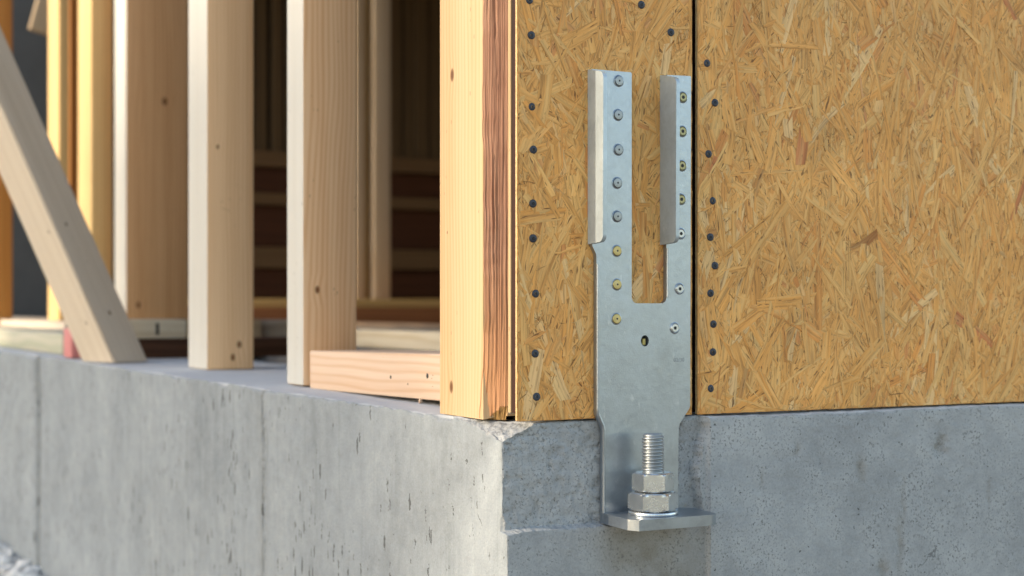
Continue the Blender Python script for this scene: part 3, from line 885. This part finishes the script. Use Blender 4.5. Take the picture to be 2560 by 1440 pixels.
# golden studs and the rest at the far left
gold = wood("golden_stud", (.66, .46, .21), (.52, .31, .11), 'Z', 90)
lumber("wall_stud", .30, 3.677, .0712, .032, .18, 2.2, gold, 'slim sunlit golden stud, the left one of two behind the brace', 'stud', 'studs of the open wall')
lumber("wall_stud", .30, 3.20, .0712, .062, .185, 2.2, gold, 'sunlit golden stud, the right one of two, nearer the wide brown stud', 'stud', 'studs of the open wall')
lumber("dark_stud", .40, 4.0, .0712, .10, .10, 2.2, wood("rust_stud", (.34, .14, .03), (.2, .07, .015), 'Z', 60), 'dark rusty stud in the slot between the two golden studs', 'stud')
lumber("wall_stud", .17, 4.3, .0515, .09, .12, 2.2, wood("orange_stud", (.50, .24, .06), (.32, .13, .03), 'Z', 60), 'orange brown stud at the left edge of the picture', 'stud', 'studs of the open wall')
greyp = plain("grey_membrane", (.095, .098, .10), .85, 0, 10, .2, .2)
tag(link("grey_sheet", box_mesh(.25, 1.15, 6.6, 6.63, 0, 2.5, .002, 1), greyp), 'dark grey sheet standing behind the studs at the far left', 'panel')
o = lumber("brace_end", .62, 6.0, 1.42, .16, .05, .9, wood("tan_end", (.45, .34, .22), (.34, .24, .14), 'Z'), 'tan timber end hanging in front of the grey sheet at top left', 'timber', rot=Matrix.Rotation(.25, 4, 'Y'))

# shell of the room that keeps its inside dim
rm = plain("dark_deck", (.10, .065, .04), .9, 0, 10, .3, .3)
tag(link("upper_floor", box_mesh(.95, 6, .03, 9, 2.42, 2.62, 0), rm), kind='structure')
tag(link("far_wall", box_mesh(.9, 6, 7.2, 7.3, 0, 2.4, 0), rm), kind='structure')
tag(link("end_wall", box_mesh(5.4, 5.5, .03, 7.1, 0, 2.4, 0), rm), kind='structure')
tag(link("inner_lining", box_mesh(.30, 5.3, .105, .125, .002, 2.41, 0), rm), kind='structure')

# ------------------------------------------------------------------ steel hold-down strap
def fillet(pts, rads, seg=6):
    out = []
    n = len(pts)
    for i in range(n):
        p, a, b = Vector(pts[i]), Vector(pts[i - 1]), Vector(pts[(i + 1) % n])
        r = rads[i]
        if r <= 0: out.append(p); continue
        da, db = (a - p).normalized(), (b - p).normalized()
        ang = da.angle(db)
        t = min(r / math.tan(ang / 2), (a - p).length * .49, (b - p).length * .49)
        r = t * math.tan(ang / 2)
        c = p + (da + db).normalized() * (r / math.sin(ang / 2))
        p0, p1 = p + da * t, p + db * t
        v0, v1 = p0 - c, p1 - c
        tot = v0.angle_signed(v1)
        for k in range(seg + 1):
            v = v0.copy(); v.rotate(Matrix.Rotation(-tot * k / seg, 2))
            out.append(c + v)
    return out

def extrude_poly(outer, holes, t0, t1, plane='XZ'):
    """solid from an outline with holes; plane XZ is extruded along Y, XY along Z, YZ along X"""
    bm = bmesh.new()
    loops = []
    for lp in [outer] + holes:
        vs = [bm.verts.new((p[0], p[1], 0)) for p in lp]
        loops.append(vs)
        for i in range(len(vs)): bm.edges.new((vs[i], vs[(i + 1) % len(vs)]))
    bmesh.ops.triangle_fill(bm, edges=bm.edges[:], use_beauty=True)
    tris = [[v for v in f.verts] for f in bm.faces]
    tv = list(bm.verts); bm.verts.index_update()
    V, F = [], []
    n = len(tv)
    for h in (t0, t1):
        for v in tv:
            a, b = v.co.x, v.co.y
            V.append({'XZ': (a, h, b), 'XY': (a, b, h), 'YZ': (h, a, b)}[plane])
    for f in tris:
        ids = [v.index for v in f]
        F.append(ids); F.append([i + n for i in ids[::-1]])
    for lp in loops:
        ids = [v.index for v in lp]
        for i in range(len(ids)):
            j = (i + 1) % len(ids)
            F.append([ids[i], ids[j], ids[j] + n, ids[i] + n])
    bm.free()
    b2 = bmesh.new()
    vv = [b2.verts.new(v) for v in V]
    for f in F:
        try: b2.faces.new([vv[i] for i in f])
        except ValueError: pass
    return from_bm(b2)

ST_T = .0062
def bracket():
    e = empty("hold_down_strap", .157, 0, -.104, 'galvanised steel hold-down strap with a slot, screwed to the narrow panel', 'steel bracket')
    U0, Z0 = .157, -.104
    out = [(.1000, .3475), (.1435, .3475), (.1435, .1163), (.1850, .1163), (.1850, .1700), (.1855, .3480), (.2152, .3490), (.2140, .0100), (.2000, -.0080), (.1985, -.1030),
           (.1095, -.1030), (.1095, -.0080), (.1024, .0060), (.1024, .1640), (.0975, .1735), (.0968, .1780), (.0968, .3475)]
    rad = [0, .0015, .006, .006, 0, 0, .0015, .009, .008, .001, .001, .007, .006, .008, .006, .001, .001]
    poly = [(p[0] - U0, p[1] - Z0) for p in fillet(out, rad)]
    hole = [(.1592 - U0 + .0047 * math.cos(a) , .0785 - Z0 + .0056 * math.sin(a)) for a in np.linspace(0, 2 * math.pi, 28, endpoint=False)]
    st = link("strap", extrude_poly(poly, [hole], -.0008 - ST_T, -.0016), M['steel'], e)
    bevel_mod(st, .0017, 3)
    auto_smooth(st, 50)
    for ua, ub, z0, z1 in ((.0958, .1002, .1745, .3480), (.1810, .1853, .1755, .3485)):
        lp = [(-.0012, z0), (-.0300, z0 + .002), (-.0310, z1 - .0065), (-.0012, z1)]
        pl_ = [(p[0], p[1] - Z0) for p in fillet(lp, [.001, .007, .008, .001], 7)]
        f = link("folded_lip", extrude_poly(pl_, [], ua - U0, ub - U0, 'YZ'), M['steel_lip'], e)
        bevel_mod(f, .0020, 4)
        auto_smooth(f, 50)
    # rolled edges standing proud along the left side and the slot
    for path in ([(.1040, .155), (.1040, .012), (.1042, .0065), (.1068, .0005), (.1095, -.0045), (.1108, -.010), (.1110, -.1022)], [(.1866, .172), (.1866, .1225)]):
        V, F = [], []
        n_ = 10
        for i_, (pu, pz) in enumerate(path):
            p0, p1 = Vector(path[max(0, i_ - 1)]), Vector(path[min(len(path) - 1, i_ + 1)])
            d_ = (p1 - p0).normalized()
            sx, sz = -d_.y, d_.x
            for q in range(n_):
                an = math.pi * q / (n_ - 1)
                V.append((pu - U0 + sx * .0021 * math.cos(an), -.0008 - ST_T + .0012 - .0034 * math.sin(an), pz - Z0 + sz * .0021 * math.cos(an)))
            if i_:
                for q in range(n_ - 1): F.append(((i_ - 1) * n_ + q, i_ * n_ + q, i_ * n_ + q + 1, (i_ - 1) * n_ + q + 1))
        link("rolled_edge", mesh_from(V, F, True), M['steel'], e)
    # base plate, corners knocked
    pts = [(.1085, -.0066), (.1075, -.055), (.1120, -.0635), (.2060, -.0640), (.2200, -.0600), (.2260, -.0170), (.2040, -.0066)]
    pts = PLATE
    bp = link("base_plate", extrude_poly([(a - U0, b) for a, b in fillet(pts, [.0, .001, .001, .004, .003, .001, .0][:len(pts)], 3)], [], -.1020 - Z0, -.0915 - Z0, 'XY'), M['steel'], e)
    bevel_mod(bp, .0010, 2)
    auto_smooth(bp, 50)
    # inside the hole
    link("hole_dark_disc", lathe([(.0058, 0), (.0058, .0003)], 20), M['dark_steel'], e, (.1592 - U0, -.0013, .0785 - Z0))  # dark disc added so the hole reads as deep shade
    link("brass_key", box_mesh(-.0019, .0019, -.003, 0, -.0038, .0030, .0004, 1), M['brass'], e, (.1598 - U0, -.0016, .0778 - Z0))
    # screws
    pan = lathe([(.0048, 0), (.0050, .0006), (.0049, .0015), (.0044, .0019), (.0018, .0021), (.0006, .00205)], 24)
    flat = lathe([(.0050, 0), (.0051, .0007), (.0047, .0013), (.0042, .0010), (.0038, .0014), (.0018, .0014), (.0015, .0007), (.0012, .0004)], 24)
    rim = lathe([(.0062, 0), (.0060, .0005), (.0052, .0008), (.0048, .0002)], 24)
    sock = star_disc(.0010, .00215)
    sockf = star_disc(.0016, .0016)
    def put(u, z, mat, head, so):
        o = link("screw", head.copy(), mat, e, (u - U0, -.0008 - ST_T + .0002, z - Z0), Matrix.Rotation(random.uniform(0, 6), 4, 'Y') @ Matrix.Rotation(random.uniform(-.03, .03), 4, 'X'))
        auto_smooth(o, 30)
        link("drive_socket", so, M['socket'], o)
        link("dimple_rim", rim, M['steel'], o, (0, 0, 0))
    SL = [(.1282, .3379), (.1273, .304), (.1277, .2693), (.1263, .2362), (.1263, .2028), (.1259, .1685), (.1259, .135), (.1254, .1008)]
    for i, (u, z) in enumerate(SL): put(u, z, M['screw_grey'] if i < 5 else M['screw_gold'], pan, sock)
    SR = [(.2048, .3266), (.2043, .2918), (.2038, .2567), (.2028, .2224), (.2023, .1874), (.2009, .1311), (.195, .0912)]
    for i, (u, z) in enumerate(SR): put(u, z, M['screw_olive'] if i < 4 else M['screw_zinc'], flat, sockf)
    # stamped batch mark
    cu = bpy.data.curves.new("mark", 'FONT')
    cu.body, cu.size, cu.align_x, cu.align_y, cu.extrude = "02/30", .0058, 'CENTER', 'CENTER', .00008
    to = bpy.data.objects.new("mark", cu)
    COL.objects.link(to)
    me = bpy.data.meshes.new_from_object(to.evaluated_get(bpy.context.evaluated_depsgraph_get()))
    bpy.data.objects.remove(to)
    link("stamped_mark", me, plain("stamp_shadow", (.26, .28, .30), .6, .6, 300, .3, .2), e, (.2003 - U0, -.0008 - ST_T - .0001, .0585 - Z0), Matrix.Rotation(math.pi / 2, 4, 'X'))
PLATE = [(.1090, -.0075), (.1065, -.0580), (.1130, -.0690), (.1970, -.0690), (.2060, -.0640), (.2100, -.0170), (.1960, -.0075)]
bracket()

# ------------------------------------------------------------------ anchor bolt
def hexnut(R, h, seg=72, bot_cham=True):
    rows = [0, .06, .12, .2, .8, .88, .94, 1]
    V, F = [], []
    ap = R * math.cos(math.pi / 6)
    for q in rows:
        for i in range(seg):
            a = 2 * math.pi * i / seg
            b = (a + math.pi / 6) % (math.pi / 3) - math.pi / 6
            hexr = ap / math.cos(b)
            ed = min(q, 1 - q) * h
            cone = ap * .955 + ed * 2.1
            r = min(hexr, cone)
            V.append((r * math.cos(a), r * math.sin(a), q * h))
    m = len(rows)
    for j in range(m - 1):
        for i in range(seg):
            a, b = j * seg + i, j * seg + (i + 1) % seg
            F.append((a, b, b + seg, a + seg))
    F.append(tuple(reversed(range(seg))))
    top = list(range((m - 1) * seg, m * seg))
    F.append(tuple(top))
    return mesh_from(V, F)

def threaded(r, z0, z1, pitch, seg=40):
    zs = np.arange(z0, z1 + 1e-9, pitch / 10)
    V, F = [], []
    for z in zs:
        for i in range(seg):
            a = 2 * math.pi * i / seg
            ph = (z / pitch - i / seg) % 1
            tri = 1 - abs(ph * 2 - 1)
            amp = .0015 * min(1, tri * 1.45)
            end = max(0, (z - (z1 - .003)) / .003)
            rr = r - .0016 + amp * (1 - .6 * end) - .0012 * end
            V.append((rr * math.cos(a), rr * math.sin(a), z))
    m = len(zs)
    for j in range(m - 1):
        for i in range(seg):
            a, b = j * seg + i, j * seg + (i + 1) % seg
            F.append((a, b, b + seg, a + seg))
    k = len(V)
    V.append((0, 0, z1 + .0002))
    for i in range(seg): F.append(((m - 1) * seg + i, (m - 1) * seg + (i + 1) % seg, k))
    return mesh_from(V, F, True)

def anchor():
    e = empty("anchor_bolt", .1490, -.0375, -.0915, 'zinc plated anchor bolt with two stacked hex nuts standing on the base plate', 'bolt')
    r = link("threaded_rod", threaded(.0110, -.006, .0795, .0034), M['rod'], e)
    ws = []
    n = 64
    prof = [(.0115, .0002), (.0240, .0002), (.0246, .0010), (.0246, .0028), (.0240, .0036), (.0120, .0036)]
    V, F = [], []
    for (rr, h) in prof:
        for i in range(n):
            a = 2 * math.pi * i / n
            V.append((rr * math.cos(a), rr * math.sin(a), h))
    for j in range(len(prof) - 1):
        for i in range(n):
            a, b = j * n + i, j * n + (i + 1) % n
            F.append((a, b, b + n, a + n))
    wsh = link("washer", mesh_from(V, F), M['steel_bolt'], e)
    auto_smooth(wsh, 40)
    n1 = link("nut", hexnut(.0250, .0182), M['steel_bolt'], e, (0, 0, .0039), Matrix.Rotation(math.radians(4), 4, 'Z'))
    n2 = link("nut", hexnut(.0208, .0188), M['steel_bolt'], e, (0, 0, .0226), Matrix.Rotation(math.radians(1), 4, 'Z'))
    for o in (n1, n2):
        auto_smooth(o, 25)
    n1['label'] = 'larger lower hex nut'
    n2['label'] = 'smaller upper hex nut'
anchor()

# ------------------------------------------------------------------ unseen block added out of the frame to the left to shade the wall
def shade_block():
    D = 40.0
    off = D * math.tan(SUN_IN)
    w0, w1 = .16 + off, 3.25 + off
    top = .80 + D * math.tan(SUN_EL) / math.cos(SUN_IN)
    e = empty("added_shade_block", -D, (w0 + w1) / 2, -.6, 'narrow rendered apartment block standing far off to the left', 'building')
    e.matrix_world = e.matrix_world @ Matrix.Rotation(-SUN_IN, 4, 'Z')
    hw = (w1 - w0) / 2
    rend = plain("pale_render", (.42, .40, .37), .9, 0, 4, .15, .3)
    link("wall", box_mesh(-5, 0, -hw, hw, 0, top + .4, 0), rend, e)
    link("roof", box_mesh(-5.05, .05, -hw - .02, hw + .02, top + .401, top + .6, .02, 1), plain("roof_tile", (.12, .06, .05), .8), e)
    for zq in (1.0, 3.8, 6.6, 9.4, 12.2, 15.0):
        wd = link("window", box_mesh(0, .03, -.5, .5, zq, zq + 1.2, .005, 1), plain("window_glass", (.05, .06, .07), .15), e)
        link("frame", box_mesh(.03, .05, -.03, .03, zq, zq + 1.2, .003, 1), rend, wd)
shade_block()
